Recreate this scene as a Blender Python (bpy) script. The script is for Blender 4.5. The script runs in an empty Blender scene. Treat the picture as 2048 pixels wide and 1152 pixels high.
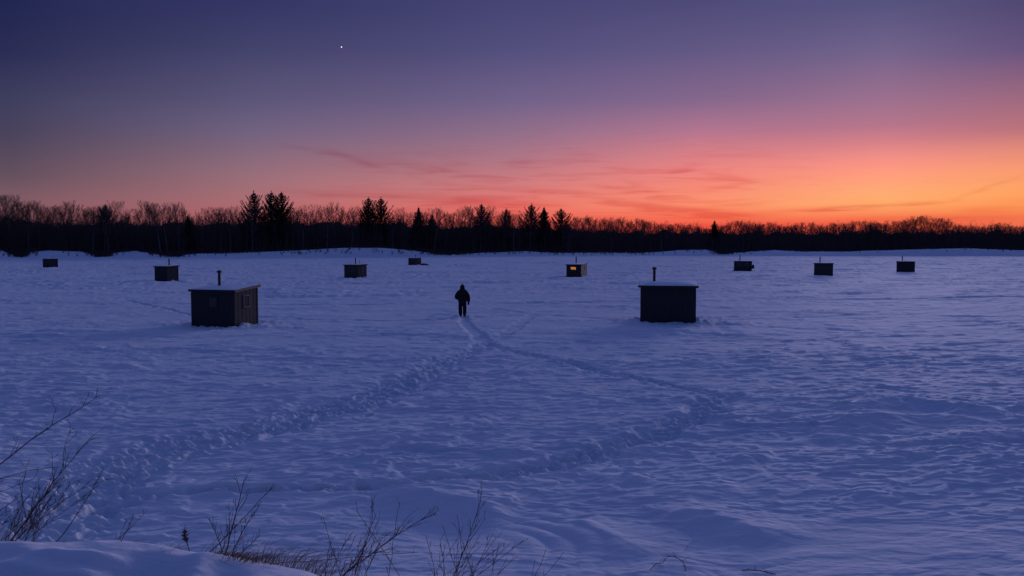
import bpy, bmesh, math, random
import numpy as np
from mathutils import Vector, Matrix

random.seed(11)
RNG = np.random.default_rng(5)
R = math.radians
scene = bpy.context.scene
COL = scene.collection

# ------------------------------------------------------------------ camera
CAM_H, FPX, PITCH = 3.9, 1600.0, math.atan(84.0 / 1600.0)
cam_d = bpy.data.cameras.new('camera')
cam_d.sensor_width = 36.0
cam_d.lens = 36.0 * FPX / 2048.0
cam_d.clip_start, cam_d.clip_end = 0.1, 9000.0
cam = bpy.data.objects.new('camera', cam_d)
cam.location = (0, 0, CAM_H)
cam.rotation_euler = (math.pi / 2 - PITCH, 0, 0)
COL.objects.link(cam)
scene.camera = cam
CP, SP = math.cos(PITCH), math.sin(PITCH)

def ray(px, py):
    """direction through a pixel of the 2048x1152 photograph"""
    a, b = (px - 1024.0) / FPX, (576.0 - py) / FPX
    return (a, CP + b * SP, -SP + b * CP)
def ground(px, py, z=0.0):
    d = ray(px, py)
    t = (z - CAM_H) / d[2]
    return (d[0] * t, d[1] * t)
def at_y(px, py, y):
    d = ray(px, py)
    t = y / d[1]
    return Vector((d[0] * t, y, CAM_H + d[2] * t))
def project(x, y, z):
    zz = z - CAM_H
    dep = y * CP - zz * SP
    up = y * SP + zz * CP
    return 1024 + FPX * x / dep, 576 - FPX * up / dep
def az_el(px, py):
    d = ray(px, py)
    return math.atan2(d[0], d[1]), math.atan2(d[2], math.hypot(d[0], d[1]))

# ------------------------------------------------------------------ render / exposure
scene.view_settings.view_transform = 'Standard'
scene.view_settings.look = 'None'
scene.view_settings.exposure = 0.0
scene.view_settings.gamma = 1.0
scene.cycles.max_bounces = 4
scene.cycles.diffuse_bounces = 2
scene.cycles.glossy_bounces = 2
scene.cycles.use_denoising = True
scene.render.film_transparent = False

def lin(c):
    return tuple(((v / 255.0) / 12.92 if v / 255.0 <= 0.04045 else ((v / 255.0 + 0.055) / 1.055) ** 2.4) for v in c)

# ------------------------------------------------------------------ world: dusk sky
world = bpy.data.worlds.new('World')
scene.world = world
world.use_nodes = True
W = world.node_tree
W.nodes.clear()
def wn(t, **kw):
    n = W.nodes.new(t)
    for k, v in kw.items(): setattr(n, k, v)
    return n
def wmath(op, a, b=None, c=None, clamp=False):
    n = wn('ShaderNodeMath', operation=op, use_clamp=clamp)
    for i, v in enumerate((a, b, c)):
        if v is None: continue
        if isinstance(v, (int, float)): n.inputs[i].default_value = v
        else: W.links.new(v, n.inputs[i])
    return n.outputs[0]
def wmap(v, a, b, c, d, interp='SMOOTHSTEP'):
    n = wn('ShaderNodeMapRange', interpolation_type=interp)
    n.clamp = True if interp == 'LINEAR' else n.clamp
    W.links.new(v, n.inputs[0])
    for i, q in enumerate((a, b, c, d)): n.inputs[i + 1].default_value = q
    return n.outputs[0]
def wmix(f, a, b, mode='MIX'):
    n = wn('ShaderNodeMix', data_type='RGBA', blend_type=mode)
    for i, v in ((0, f), (6, a), (7, b)):
        if isinstance(v, (int, float)): n.inputs[i].default_value = v
        elif isinstance(v, tuple): n.inputs[i].default_value = (*v, 1)
        else: W.links.new(v, n.inputs[i])
    return n.outputs[2]
tc = wn('ShaderNodeTexCoord')
sep = wn('ShaderNodeSeparateXYZ')
W.links.new(tc.outputs['Generated'], sep.inputs[0])
dx, dy, dz = sep.outputs
AZ = wmath('ARCTAN2', dx, dy)
EL = wmath('ARCSINE', dz)
ELN = wmath('MULTIPLY', EL, 2 / math.pi, clamp=True)

# sky colours above the picture's top edge: lavender over the afterglow, deeper blue overhead and behind
UP30F, UP50F = (0.135, 0.140, 0.40), (0.105, 0.130, 0.40)
UP30B, UP50B, ZEN = (0.022, 0.042, 0.150), (0.040, 0.070, 0.235), (0.070, 0.106, 0.330)
cols = [
    (20,  [(0, (32, 38, 80)), (100, (42, 44, 84)), (200, (62, 62, 94)), (260, (72, 66, 92)), (300, (84, 72, 92)), (350, (100, 80, 94)), (395, (124, 90, 100)), (440, (140, 88, 96))]),
    (500, [(0, (50, 52, 98)), (100, (66, 66, 106)), (200, (90, 84, 118)), (260, (110, 96, 126)), (300, (128, 102, 122)), (350, (150, 109, 121)), (395, (167, 109, 115)), (440, (182, 100, 104))]),
    (1030, [(0, (70, 69, 116)), (100, (84, 80, 126)), (200, (113, 98, 138)), (265, (145, 111, 138)), (305, (168, 117, 135)), (335, (186, 120, 130)), (375, (213, 126, 126)), (410, (230, 116, 106)), (440, (232, 98, 88))]),
    (1400, [(0, (78, 74, 120)), (100, (98, 88, 132)), (200, (133, 103, 140)), (260, (178, 118, 144)), (300, (212, 127, 136)), (340, (238, 134, 130)), (375, (248, 138, 118)), (410, (255, 146, 110)), (432, (252, 120, 88)), (452, (240, 84, 66))]),
    (1770, [(0, (84, 82, 126)), (100, (112, 98, 138)), (200, (156, 112, 142)), (250, (180, 117, 138)), (285, (214, 129, 136)), (320, (246, 146, 134)), (345, (255, 156, 126)), (380, (254, 170, 117)), (405, (254, 172, 108)), (428, (251, 138, 88)), (445, (242, 98, 72))]),
    (2040, [(0, (80, 72, 114)), (100, (102, 84, 126)), (200, (160, 106, 128)), (260, (188, 116, 124)), (300, (230, 140, 122)), (340, (250, 155, 114)), (385, (255, 164, 98)), (415, (253, 146, 84)), (440, (242, 110, 76))]),
]
def ramp(stops):
    n = wn('ShaderNodeValToRGB')
    n.color_ramp.interpolation = 'LINEAR'
    e = n.color_ramp.elements
    stops = sorted(stops)
    e[0].position, e[0].color = stops[0][0], (*stops[0][1], 1)
    e[1].position, e[1].color = stops[-1][0], (*stops[-1][1], 1)
    for p, c in stops[1:-1]:
        q = e.new(p); q.color = (*c, 1)
    W.links.new(ELN, n.inputs[0])
    return n.outputs[0]
ups = [((0.05, 0.065, 0.22), (0.07, 0.09, 0.31)), ((0.085, 0.095, 0.29), (0.09, 0.11, 0.36)),
       (UP30F, UP50F), (UP30F, UP50F), (UP30F, UP50F), ((0.11, 0.11, 0.33), UP50F)]
prev, prev_az = None, None
for (px, st), (u30, u50) in zip(cols, ups):
    s = [(az_el(px, y)[1] / (math.pi / 2), lin(c)) for y, c in st]
    s += [(0.36, u30), (0.56, u50), (1.0, ZEN)]
    out = ramp(s)
    a = az_el(px, 300)[0]
    if prev is None: prev = out
    else: prev = wmix(wmap(AZ, prev_az, a, 0, 1, 'LINEAR'), prev, out)
    prev_az = a
back = ramp([(0.0, (0.030, 0.036, 0.11)), (0.10, (0.024, 0.034, 0.13)), (0.33, UP30B), (0.56, UP50B), (1.0, ZEN)])
fb = wmath('MAXIMUM', wmap(AZ, R(34), R(95), 0, 1), wmap(AZ, R(-34), R(-85), 0, 1))
SKY = wmix(fb, prev, back)

# thin cirrus streaks low over the wood (az, el in radians): from, to, half width, tint strength
streaks = [((560, 383), (860, 396), .0042, .42), ((800, 394), (1130, 412), .0050, .55), ((905, 374), (1150, 384), .0045, .35),
           ((650, 300), (780, 340), .0040, .45), ((560, 290), (690, 312), .0030, .3), ((720, 312), (960, 352), .0050, .28),
           ((1000, 330), (1070, 322), .0040, .3), ((1180, 400), (1460, 428), .0040, .75), ((1290, 424), (1540, 432), .0034, .6),
           ((1180, 372), (1300, 386), .0036, .4), ((1400, 346), (1512, 363), .0030, .5), ((1330, 346), (1390, 336), .0030, .4),
           ((1400, 384), (1512, 363), .0030, .35), ((1240, 360), (1330, 392), .0040, .3), ((1560, 424), (1800, 408), .0022, .75),
           ((1800, 408), (1900, 405), .0018, .5), ((1890, 405), (2040, 352), .0022, .28), ((1700, 440), (2048, 434), .0040, .45),
           ((1920, 420), (2048, 418), .0025, .35), ((1390, 416), (1560, 404), .0026, .35)]
vec = wn('ShaderNodeCombineXYZ')
W.links.new(wmath('MULTIPLY', wmath('ADD', AZ, wmath('MULTIPLY', EL, 1.2)), 9.0), vec.inputs[0]); W.links.new(wmath('MULTIPLY', EL, 105.0), vec.inputs[1])
nz = wn('ShaderNodeTexNoise'); nz.inputs['Scale'].default_value = 1.3; nz.inputs['Detail'].default_value = 5
nz.inputs['Distortion'].default_value = 0.8
W.links.new(vec.outputs[0], nz.inputs['Vector'])
NZ = nz.outputs[0]
ELW = wmath('ADD', EL, wmath('MULTIPLY', wmath('SUBTRACT', NZ, 0.5), 0.010))
total = None
for (p, q, w, k) in streaks:
    a0, e0 = az_el(*p); a1, e1 = az_el(*q)
    t = wmath('MULTIPLY', wmath('SUBTRACT', AZ, a0), 1 / (a1 - a0))
    line = wmath('ADD', wmath('MULTIPLY', t, e1 - e0), e0)
    dd = wmath('MULTIPLY', wmath('SUBTRACT', ELW, line), 1 / (1.05 * w))
    g = wmath('EXPONENT', wmath('MULTIPLY', wmath('MULTIPLY', dd, dd), -1.0))
    tt = wmath('SUBTRACT', t, 0.5)
    en = wmap(wmath('ABSOLUTE', tt), 0.12, 0.72, k, 0)
    g = wmath('MULTIPLY', g, en)
    total = g if total is None else wmath('ADD', total, g)
# loose veil of the same cirrus
veil = wmath('MULTIPLY', wmap(NZ, 0.44, 0.72, 0, 0.65), wmath('MULTIPLY', wmap(EL, 0.012, 0.05, 0, 1), wmap(EL, 0.065, 0.16, 1, 0)))
veil = wmath('MULTIPLY', veil, wmath('MULTIPLY', wmap(AZ, -0.30, 0.0, 0, 1), wmap(AZ, 0.18, 0.42, 1, 0.12)))
total = wmath('ADD', wmath('MULTIPLY', total, wmap(NZ, 0.30, 0.62, 0.75, 1.35)), veil)
total = wmath('MINIMUM', total, 1.15)
SKY = wmix(total, SKY, (0.86, 0.60, 0.66), 'MULTIPLY')
# faint unevenness of the high air
nz2 = wn('ShaderNodeTexNoise'); nz2.inputs['Scale'].default_value = 3.0; nz2.inputs['Detail'].default_value = 4
W.links.new(tc.outputs['Generated'], nz2.inputs['Vector'])
SKY = wmix(1.0, SKY, wmix(nz2.outputs[0], (0.94, 0.94, 0.94), (1.06, 1.06, 1.06)), 'MULTIPLY')
bg = wn('ShaderNodeBackground'); bg.inputs[1].default_value = 1.0
W.links.new(SKY, bg.inputs[0])
wo = wn('ShaderNodeOutputWorld'); W.links.new(bg.outputs[0], wo.inputs[0])

# the afterglow's directional part: one very soft, weak sun low over the far shore
SUN_AZ, SUN_EL = 28.0, 9.0
sd = bpy.data.lights.new('sun', 'SUN'); sd.energy = 0.92; sd.angle = R(18); sd.color = (0.76, 0.70, 0.98)
sun = bpy.data.objects.new('sun', sd); COL.objects.link(sun)
sv = Vector((math.sin(R(SUN_AZ)) * math.cos(R(SUN_EL)), math.cos(R(SUN_AZ)) * math.cos(R(SUN_EL)), math.sin(R(SUN_EL))))
sun.rotation_euler = (-sv).to_track_quat('-Z', 'Y').to_euler()
sun.location = (40, 60, 60)

# ------------------------------------------------------------------ helpers
def tag(o, label=None, cat=None, group=None, kind=None):
    if label: o['label'] = label
    if cat: o['category'] = cat
    if group: o['group'] = group
    if kind: o['kind'] = kind
    return o
def link(name, me, parent=None):
    o = bpy.data.objects.new(name, me)
    COL.objects.link(o)
    if parent is not None: o.parent = parent
    return o
def empty(name, loc=(0, 0, 0), rz=0.0):
    o = bpy.data.objects.new(name, None)
    o.location = loc; o.rotation_euler = (0, 0, rz); o.empty_display_size = 0.2
    COL.objects.link(o)
    return o
def mesh_np(name, V, F, mat=None, smooth=False):
    """V (n,3); F (m,k) with constant k"""
    V = np.asarray(V, dtype=np.float32); F = np.asarray(F, dtype=np.int32)
    me = bpy.data.meshes.new(name)
    k = F.shape[1]
    me.vertices.add(len(V)); me.vertices.foreach_set('co', V.ravel())
    me.loops.add(F.size); me.loops.foreach_set('vertex_index', F.ravel())
    me.polygons.add(len(F)); me.polygons.foreach_set('loop_start', np.arange(0, F.size, k, dtype=np.int32))
    me.update(calc_edges=True)
    if smooth: me.polygons.foreach_set('use_smooth', np.ones(len(F), dtype=bool))
    if mat: me.materials.append(mat)
    return me
def bm_mesh(name, bm, mat=None, smooth=False):
    me = bpy.data.meshes.new(name)
    bmesh.ops.recalc_face_normals(bm, faces=bm.faces)
    bm.to_mesh(me); bm.free()
    if mat: me.materials.append(mat)
    if smooth: me.polygons.foreach_set('use_smooth', [True] * len(me.polygons))
    return me
def add_box(bm, lo, hi, bevel=0.0):
    vs = [bm.verts.new((x, y, z)) for z in (lo[2], hi[2]) for y in (lo[1], hi[1]) for x in (lo[0], hi[0])]
    fs = [bm.faces.new([vs[i] for i in f]) for f in ((0, 2, 3, 1), (4, 5, 7, 6), (0, 1, 5, 4), (2, 6, 7, 3), (0, 4, 6, 2), (1, 3, 7, 5))]
    if bevel > 0:
        es = list({e for f in fs for e in f.edges})
        bmesh.ops.bevel(bm, geom=es, offset=bevel, segments=2, affect='EDGES', profile=0.6)
def add_cyl(bm, c, r, z0, z1, n=14, r2=None):
    r2 = r if r2 is None else r2
    a = [bm.verts.new((c[0] + r * math.cos(2 * math.pi * i / n), c[1] + r * math.sin(2 * math.pi * i / n), z0)) for i in range(n)]
    b = [bm.verts.new((c[0] + r2 * math.cos(2 * math.pi * i / n), c[1] + r2 * math.sin(2 * math.pi * i / n), z1)) for i in range(n)]
    for i in range(n):
        bm.faces.new((a[i], a[(i + 1) % n], b[(i + 1) % n], b[i]))
    bm.faces.new(a[::-1]); bm.faces.new(b)

def sticks(segs, sides=3):
    """tapered prisms from rows (p0, p1, r0, r1); returns V, F(quads)"""
    S = np.asarray(segs, dtype=np.float64)
    p0, p1, r0, r1 = S[:, 0:3], S[:, 3:6], S[:, 6], S[:, 7]
    d = p1 - p0
    d /= np.maximum(np.linalg.norm(d, axis=1, keepdims=True), 1e-9)
    ref = np.where(np.abs(d[:, 2:3]) > 0.8, np.array([[1.0, 0, 0]]), np.array([[0, 0, 1.0]]))
    u = np.cross(d, ref); u /= np.linalg.norm(u, axis=1, keepdims=True)
    v = np.cross(d, u)
    V = np.zeros((len(S), 2 * sides, 3))
    for i in range(sides):
        a = 2 * math.pi * i / sides + 0.3
        o = u * math.cos(a) + v * math.sin(a)
        V[:, i] = p0 + o * r0[:, None]
        V[:, sides + i] = p1 + o * r1[:, None]
    base = (np.arange(len(S)) * 2 * sides)[:, None]
    F = np.concatenate([base + np.array([[i, (i + 1) % sides, sides + (i + 1) % sides, sides + i]]) for i in range(sides)])
    return V.reshape(-1, 3), F

# ------------------------------------------------------------------ materials
def mat(name, base, rough=0.8, spec=0.3, noise=None, bump=None, emit=None, metallic=0.0):
    m = bpy.data.materials.new(name); m.use_nodes = True
    nt = m.node_tree; b = nt.nodes['Principled BSDF']
    b.inputs['Roughness'].default_value = rough
    b.inputs['Specular IOR Level'].default_value = spec
    b.inputs['Metallic'].default_value = metallic
    b.inputs['Base Color'].default_value = (*base, 1)
    t = nt.nodes.new('ShaderNodeTexCoord')
    if noise:
        sc, other, stretch = noise
        mp = nt.nodes.new('ShaderNodeMapping'); mp.inputs['Scale'].default_value = stretch
        nt.links.new(t.outputs['Object'], mp.inputs[0])
        n = nt.nodes.new('ShaderNodeTexNoise'); n.inputs['Scale'].default_value = sc; n.inputs['Detail'].default_value = 6
        nt.links.new(mp.outputs[0], n.inputs['Vector'])
        r = nt.nodes.new('ShaderNodeMapRange'); r.inputs[1].default_value = .35; r.inputs[2].default_value = .65
        nt.links.new(n.outputs[0], r.inputs[0])
        mx = nt.nodes.new('ShaderNodeMix'); mx.data_type = 'RGBA'
        mx.inputs[6].default_value = (*base, 1); mx.inputs[7].default_value = (*other, 1)
        nt.links.new(r.outputs[0], mx.inputs[0]); nt.links.new(mx.outputs[2], b.inputs['Base Color'])
        if bump:
            bp = nt.nodes.new('ShaderNodeBump'); bp.inputs['Strength'].default_value = bump; bp.inputs['Distance'].default_value = .01
            nt.links.new(n.outputs[0], bp.inputs['Height']); nt.links.new(bp.outputs[0], b.inputs['Normal'])
    if emit:
        b.inputs['Emission Color'].default_value = (*emit[0], 1); b.inputs['Emission Strength'].default_value = emit[1]
    return m

def snow_material():
    m = bpy.data.materials.new('snow'); m.use_nodes = True
    nt = m.node_tree; b = nt.nodes['Principled BSDF']
    b.inputs['Roughness'].default_value = 0.75
    b.inputs['Specular IOR Level'].default_value = 0.05
    t = nt.nodes.new('ShaderNodeTexCoord')
    def nz(sc, stretch, det):
        mp = nt.nodes.new('ShaderNodeMapping'); mp.inputs['Scale'].default_value = stretch
        mp.inputs['Rotation'].default_value = (0, 0, R(7))
        nt.links.new(t.outputs['Object'], mp.inputs[0])
        n = nt.nodes.new('ShaderNodeTexNoise'); n.inputs['Scale'].default_value = sc; n.inputs['Detail'].default_value = det
        nt.links.new(mp.outputs[0], n.inputs['Vector'])
        return n.outputs[0]
    # packed and fresh snow differ slightly in whiteness
    pk = nz(0.5, (0.4, 1.0, 1.0), 5)
    r = nt.nodes.new('ShaderNodeMapRange'); r.inputs[1].default_value = .35; r.inputs[2].default_value = .65
    nt.links.new(pk, r.inputs[0])
    mx = nt.nodes.new('ShaderNodeMix'); mx.data_type = 'RGBA'
    mx.inputs[6].default_value = (0.67, 0.75, 0.80, 1); mx.inputs[7].default_value = (0.80, 0.84, 0.85, 1)
    nt.links.new(r.outputs[0], mx.inputs[0])
    # trodden trail snow: packed tone, with the prints' shade painted into its colour
    at = nt.nodes.new('ShaderNodeAttribute'); at.attribute_name = 'packed_shade'
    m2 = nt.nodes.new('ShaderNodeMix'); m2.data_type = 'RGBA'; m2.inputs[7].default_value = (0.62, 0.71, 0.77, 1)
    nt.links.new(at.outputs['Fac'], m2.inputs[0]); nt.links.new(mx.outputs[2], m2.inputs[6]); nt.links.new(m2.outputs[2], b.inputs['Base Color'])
    b1 = nt.nodes.new('ShaderNodeBump'); b1.inputs['Strength'].default_value = 0.75; b1.inputs['Distance'].default_value = 0.05
    nt.links.new(nz(3.0, (0.45, 1.0, 1.0), 6), b1.inputs['Height'])
    b2 = nt.nodes.new('ShaderNodeBump'); b2.inputs['Strength'].default_value = 0.55; b2.inputs['Distance'].default_value = 0.022
    nt.links.new(nz(15.0, (0.5, 1.0, 1.0), 6), b2.inputs['Height']); nt.links.new(b1.outputs[0], b2.inputs['Normal'])
    nt.links.new(b2.outputs[0], b.inputs['Normal'])
    return m

M_SNOW = snow_material()
M_BARK = mat('grey_bark', (0.10, 0.090, 0.085), 0.9, 0.1, (1.2, (0.17, 0.155, 0.15), (1, 1, .3)))
M_PALE = mat('pale_bark', (0.13, 0.125, 0.12), 0.9, 0.1, (1.2, (0.22, 0.21, 0.20), (1, 1, .3)))
M_TWIG = mat('twig_bark', (0.085, 0.068, 0.062), 0.9, 0.1)
M_NEEDLE = mat('pine_needles', (0.016, 0.024, 0.018), 0.9, 0.1)
M_WOOD = mat('forest_floor', (0.050, 0.048, 0.050), 1.0, 0.0, (0.3, (0.085, 0.080, 0.080), (1, 1, .2)))
M_WALL = mat('dark_stained_boards', (0.026, 0.026, 0.030), 0.75, 0.25, (5.0, (0.045, 0.042, 0.045), (6, 6, .35)), 0.35)
M_WALL2 = mat('weathered_boards', (0.045, 0.040, 0.040), 0.8, 0.2, (5.0, (0.075, 0.066, 0.062), (6, 6, .35)), 0.35)
M_TRIM = mat('bare_wood_trim', (0.17, 0.125, 0.10), 0.8, 0.2, (6.0, (0.26, 0.20, 0.16), (1, 1, 6)))
M_DTRIM = mat('dark_trim', (0.035, 0.032, 0.034), 0.8, 0.2, (6.0, (0.055, 0.05, 0.05), (1, 1, 6)))
M_PIPE = mat('sooty_stovepipe', (0.030, 0.030, 0.034), 0.45, 0.4, (9.0, (0.055, 0.045, 0.042), (1, 1, .4)), None, None, 0.5)
M_GLASS = mat('dark_glass', (0.015, 0.016, 0.02), 0.18, 0.5)
M_COAT = mat('black_parka_cloth', (0.016, 0.016, 0.020), 0.9, 0.15, (14.0, (0.026, 0.025, 0.03), (1, 1, 1)), 0.4)
M_PANTS = mat('dark_snow_pants', (0.014, 0.014, 0.018), 0.9, 0.15, (12.0, (0.022, 0.022, 0.026), (1, 1, 1)), 0.3)
M_BOOT = mat('rubber_boot', (0.012, 0.012, 0.013), 0.6, 0.3)
M_SKIN = mat('skin', (0.40, 0.24, 0.18), 0.6, 0.3)
M_STEM = mat('dead_stem', (0.075, 0.050, 0.040), 0.9, 0.15, (30.0, (0.13, 0.088, 0.068), (1, 1, .3)))
M_GRASS = mat('dead_grass', (0.20, 0.12, 0.075), 0.9, 0.1, (20.0, (0.30, 0.19, 0.12), (1, 1, .3)))
M_TARP = mat('dark_tarp', (0.02, 0.02, 0.025), 0.6, 0.3, (8.0, (0.03, 0.03, 0.035), (1, 1, 1)))

def lit_window_material():
    m = bpy.data.materials.new('lamp_lit_glass'); m.use_nodes = True
    nt = m.node_tree; b = nt.nodes['Principled BSDF']
    b.inputs['Base Color'].default_value = (0.25, 0.14, 0.05, 1); b.inputs['Roughness'].default_value = 0.3
    t = nt.nodes.new('ShaderNodeTexCoord'); n = nt.nodes.new('ShaderNodeTexNoise'); n.inputs['Scale'].default_value = 3.2
    nt.links.new(t.outputs['Object'], n.inputs['Vector'])
    cr = nt.nodes.new('ShaderNodeValToRGB'); e = cr.color_ramp.elements
    e[0].position, e[0].color = 0.36, (0.10, 0.030, 0.004, 1)
    e[1].position, e[1].color = 0.60, (1.0, 0.36, 0.055, 1)
    nt.links.new(n.outputs[0], cr.inputs[0]); nt.links.new(cr.outputs[0], b.inputs['Emission Color'])
    b.inputs['Emission Strength'].default_value = 0.70
    return m
M_LIT = lit_window_material()

# ------------------------------------------------------------------ noise
_perm = RNG.permutation(512).astype(np.int32)
_perm = np.concatenate([_perm, _perm, _perm])
_g = RNG.uniform(0, 2 * np.pi, 512); _gx, _gy = np.cos(_g).astype(np.float32), np.sin(_g).astype(np.float32)
def perlin(x, y):
    xi, yi = np.floor(x).astype(np.int32), np.floor(y).astype(np.int32)
    xf, yf = (x - xi).astype(np.float32), (y - yi).astype(np.float32)
    xi &= 511; yi &= 511
    u, v = xf * xf * xf * (xf * (xf * 6 - 15) + 10), yf * yf * yf * (yf * (yf * 6 - 15) + 10)
    def g(ix, iy, fx, fy):
        h = _perm[_perm[ix] + iy]
        return _gx[h] * fx + _gy[h] * fy
    x1, y1 = (xi + 1) & 511, (yi + 1) & 511
    a = g(xi, yi, xf, yf); b = g(x1, yi, xf - 1, yf); c = g(xi, y1, xf, yf - 1); d = g(x1, y1, xf - 1, yf - 1)
    top = a + u * (b - a); bot = c + u * (d - c)
    return 1.4 * (top + v * (bot - top))
def sstep(a, b, x):
    t = np.clip((x - a) / (b - a), 0, 1)
    return t * t * (3 - 2 * t)

# ------------------------------------------------------------------ the snow-covered lake, its banks and drifts
C0 = 8.0
ys = [-5.0]
while ys[-1] < 3000:
    y = ys[-1]
    if y < 3: s = 0.10
    elif y < 9: s = 0.032
    elif y < 225: s = min(0.55, max(0.0165, 0.00011 * y * y))
    elif y < 350: s = 0.8
    else: s = (y - 330) * 0.09
    ys.append(y + s)
ys = np.array(ys)
tcore = np.linspace(-0.72, 0.72, 1180)
tout = 0.72 + np.cumsum(np.geomspace(0.002, 0.35, 46))
ts = np.concatenate([-tout[::-1], tcore, tout])
NR, NC = len(ys), len(ts)
Y = np.repeat(ys[:, None], NC, 1)
X = ts[None, :] * (Y + C0)
SY = np.gradient(ys)[:, None]
SX = np.gradient(ts)[None, :] * (Y + C0)

bank_prof = [(-400, 503), (0, 500), (20, 508), (45, 512), (60, 505), (100, 502), (160, 504), (200, 511), (240, 505), (270, 503), (330, 511), (360, 511), (400, 508), (480, 507), (520, 505), (560, 503), (640, 499), (700, 496), (760, 496), (800, 499), (850, 505), (900, 509), (940, 507), (1000, 505), (1050, 503), (1120, 507), (1180, 506), (1260, 507), (1320, 505), (1360, 501), (1410, 500), (1440, 505), (1480, 506), (1550, 501), (1600, 504), (1700, 504), (1780, 501), (1850, 499), (1930, 497.5), (2000, 500), (2048, 501), (2500, 500)]
edge_prof = [(-600, 518), (0, 518), (300, 517.5), (620, 516), (900, 513.5), (1100, 512.3), (1500, 512), (2048, 512.5), (2600, 512.5)]
bp_x, bp_y = np.array(bank_prof).T
ep_x, ep_y = np.array(edge_prof).T
def shore(px):
    """distance of the lake edge and of the bank's brow, and the brow's height, at a bearing"""
    e = CAM_H * FPX / (np.interp(px, ep_x, ep_y) - 492.0)
    c = e + 7.0
    return e, c, CAM_H - (np.interp(px, bp_x, bp_y) - 492.0) * c / FPX
def far_bank(x, y):
    px = 1024 + FPX * x / np.maximum(y, 1.0)
    e, c, zc = shore(px)
    h = zc * np.clip((y - e) / 7.0, 0, 1) ** 0.8
    return np.where(y > 150, h, 0.0)

# trails, given by where they run on the lake
def gpoly(pts): return np.array([ground(*p) for p in pts])
trails = [  # polyline, half width at start, half width at end, depth
    (gpoly([(90, 1075), (150, 1000), (240, 932), (420, 885), (560, 852), (680, 820), (800, 775), (880, 730), (972, 686)]), 1.25, 0.58, 0.085),
    (gpoly([(972, 686), (1012, 668), (1050, 640), (1066, 628), (1020, 622), (985, 618)]), 0.45, 0.38, 0.05),
    (gpoly([(972, 686), (945, 662), (930, 644), (925, 633)]), 0.42, 0.30, 0.08),
    (gpoly([(972, 686), (1021, 703), (1080, 717), (1153, 732), (1205, 746), (1290, 762), (1390, 783), (1440, 793)]), 0.32, 0.28, 0.11),
    (gpoly([(1462, 794), (1425, 812), (1390, 836), (1340, 858), (1290, 880), (1200, 906), (1100, 935), (1000, 953), (850, 970)]), 0.56, 0.36, 0.11),
    (gpoly([(850, 970), (700, 980), (600, 984), (430, 985), (300, 998), (180, 1030)]), 0.24, 0.24, 0.11),
    (gpoly([(1066, 628), (1150, 634), (1230, 640), (1290, 642)]), 0.32, 0.32, 0.05),
    (gpoly([(690, 664), (760, 671), (840, 681), (960, 692)]), 0.07, 0.09, 0.05),
    (gpoly([(1290, 642), (1340, 650), (1420, 645)]), 0.5, 0.4, 0.05),
    (gpoly([(1060, 607), (1300, 603), (1600, 600), (2080, 596)]), 0.40, 0.45, 0.12),
    (gpoly([(-20, 603), (250, 607), (600, 612), (760, 611)]), 0.19, 0.30, 0.10),
    (gpoly([(250, 600), (330, 618), (384, 634)]), 0.19, 0.19, 0.08),
    (gpoly([(516, 636), (640, 640), (780, 643), (900, 640)]), 0.19, 0.19, 0.08),
]
def poly_dist(x, y, P):
    """signed distance (positive on the camera's side), arc parameter 0..1"""
    best = np.full(x.shape, 1e9, np.float32); par = np.zeros(x.shape, np.float32); sgn = np.ones(x.shape, np.float32)
    L = np.linalg.norm(np.diff(P, axis=0), axis=1); cum = np.concatenate([[0], np.cumsum(L)])
    for i in range(len(P) - 1):
        a, d = P[i], P[i + 1] - P[i]
        t = np.clip(((x - a[0]) * d[0] + (y - a[1]) * d[1]) / (d @ d), 0, 1)
        ex, ey = x - a[0] - t * d[0], y - a[1] - t * d[1]
        q = np.hypot(ex, ey)
        m = q < best
        best[m] = q[m]; par[m] = ((cum[i] + t * L[i]) / cum[-1])[m]
        sgn[m] = np.where(ey < 0, 1, -1)[m]
    return best * sgn, par
def box_idx(P, pad):
    lo, hi = P.min(0) - pad, P.max(0) + pad
    r0, r1 = np.searchsorted(ys, lo[1]), np.searchsorted(ys, hi[1])
    r0, r1 = max(r0, 0), max(r1, r0 + 1)
    return slice(r0, r1), lo, hi

def fade(lx, ly):
    """keep a wave only where the mesh can carry it"""
    return np.clip(lx / SX / 2.2 - 0.5, 0, 1) * np.clip(ly / SY / 2.2 - 0.5, 0, 1)

Z = np.zeros((NR, NC), np.float32)
PACK_SHADE = np.zeros((NR, NC), np.float32)
ca, sa = math.cos(R(6)), math.sin(R(6))
U, Vv = X * ca + Y * sa, -X * sa + Y * ca
near = sstep(7.5, 10.5, Y)
lake = near * (1 - sstep(0, 14, Y - np.where(Y > 150, shore(1024 + FPX * X / np.maximum(Y, 1))[0], 1e6)))
patch = sstep(-0.25, 0.35, perlin(U / 9.0 + 3.1, Vv / 5.0 + 8.2) + 0.5 * perlin(U / 3.7, Vv / 2.2 + 40))
# drifted hollow in the right foreground stays smooth
gx, gy = ground(1750, 1080)
smooth = np.exp(-(((X - gx) / 3.4) ** 2 + ((Y - gy) / 1.5) ** 2))
gx, gy = ground(1100, 1080)
smooth = np.maximum(smooth, np.exp(-(((X - gx) / 2.2) ** 2 + ((Y - gy) / 0.9) ** 2)))
gx, gy = ground(1880, 850)
smooth = np.maximum(smooth, 0.8 * np.exp(-(((X - gx) / 1.6) ** 2 + ((Y - gy) / 1.3) ** 2)))
rough = (0.62 + 0.38 * patch) * (1 - 0.92 * smooth)
Z += lake * 0.10 * perlin(U / 30, Vv / 12 + 5) * fade(30, 12)
Z += lake * 0.050 * perlin(U / 9, Vv / 3.4 + 15) * fade(9, 3.4)
w1 = perlin(U / 2.6 + 9, Vv / 1.3) * 0.5
w2 = perlin(U / 0.9 + 19, Vv / 0.5) * 0.35
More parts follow.
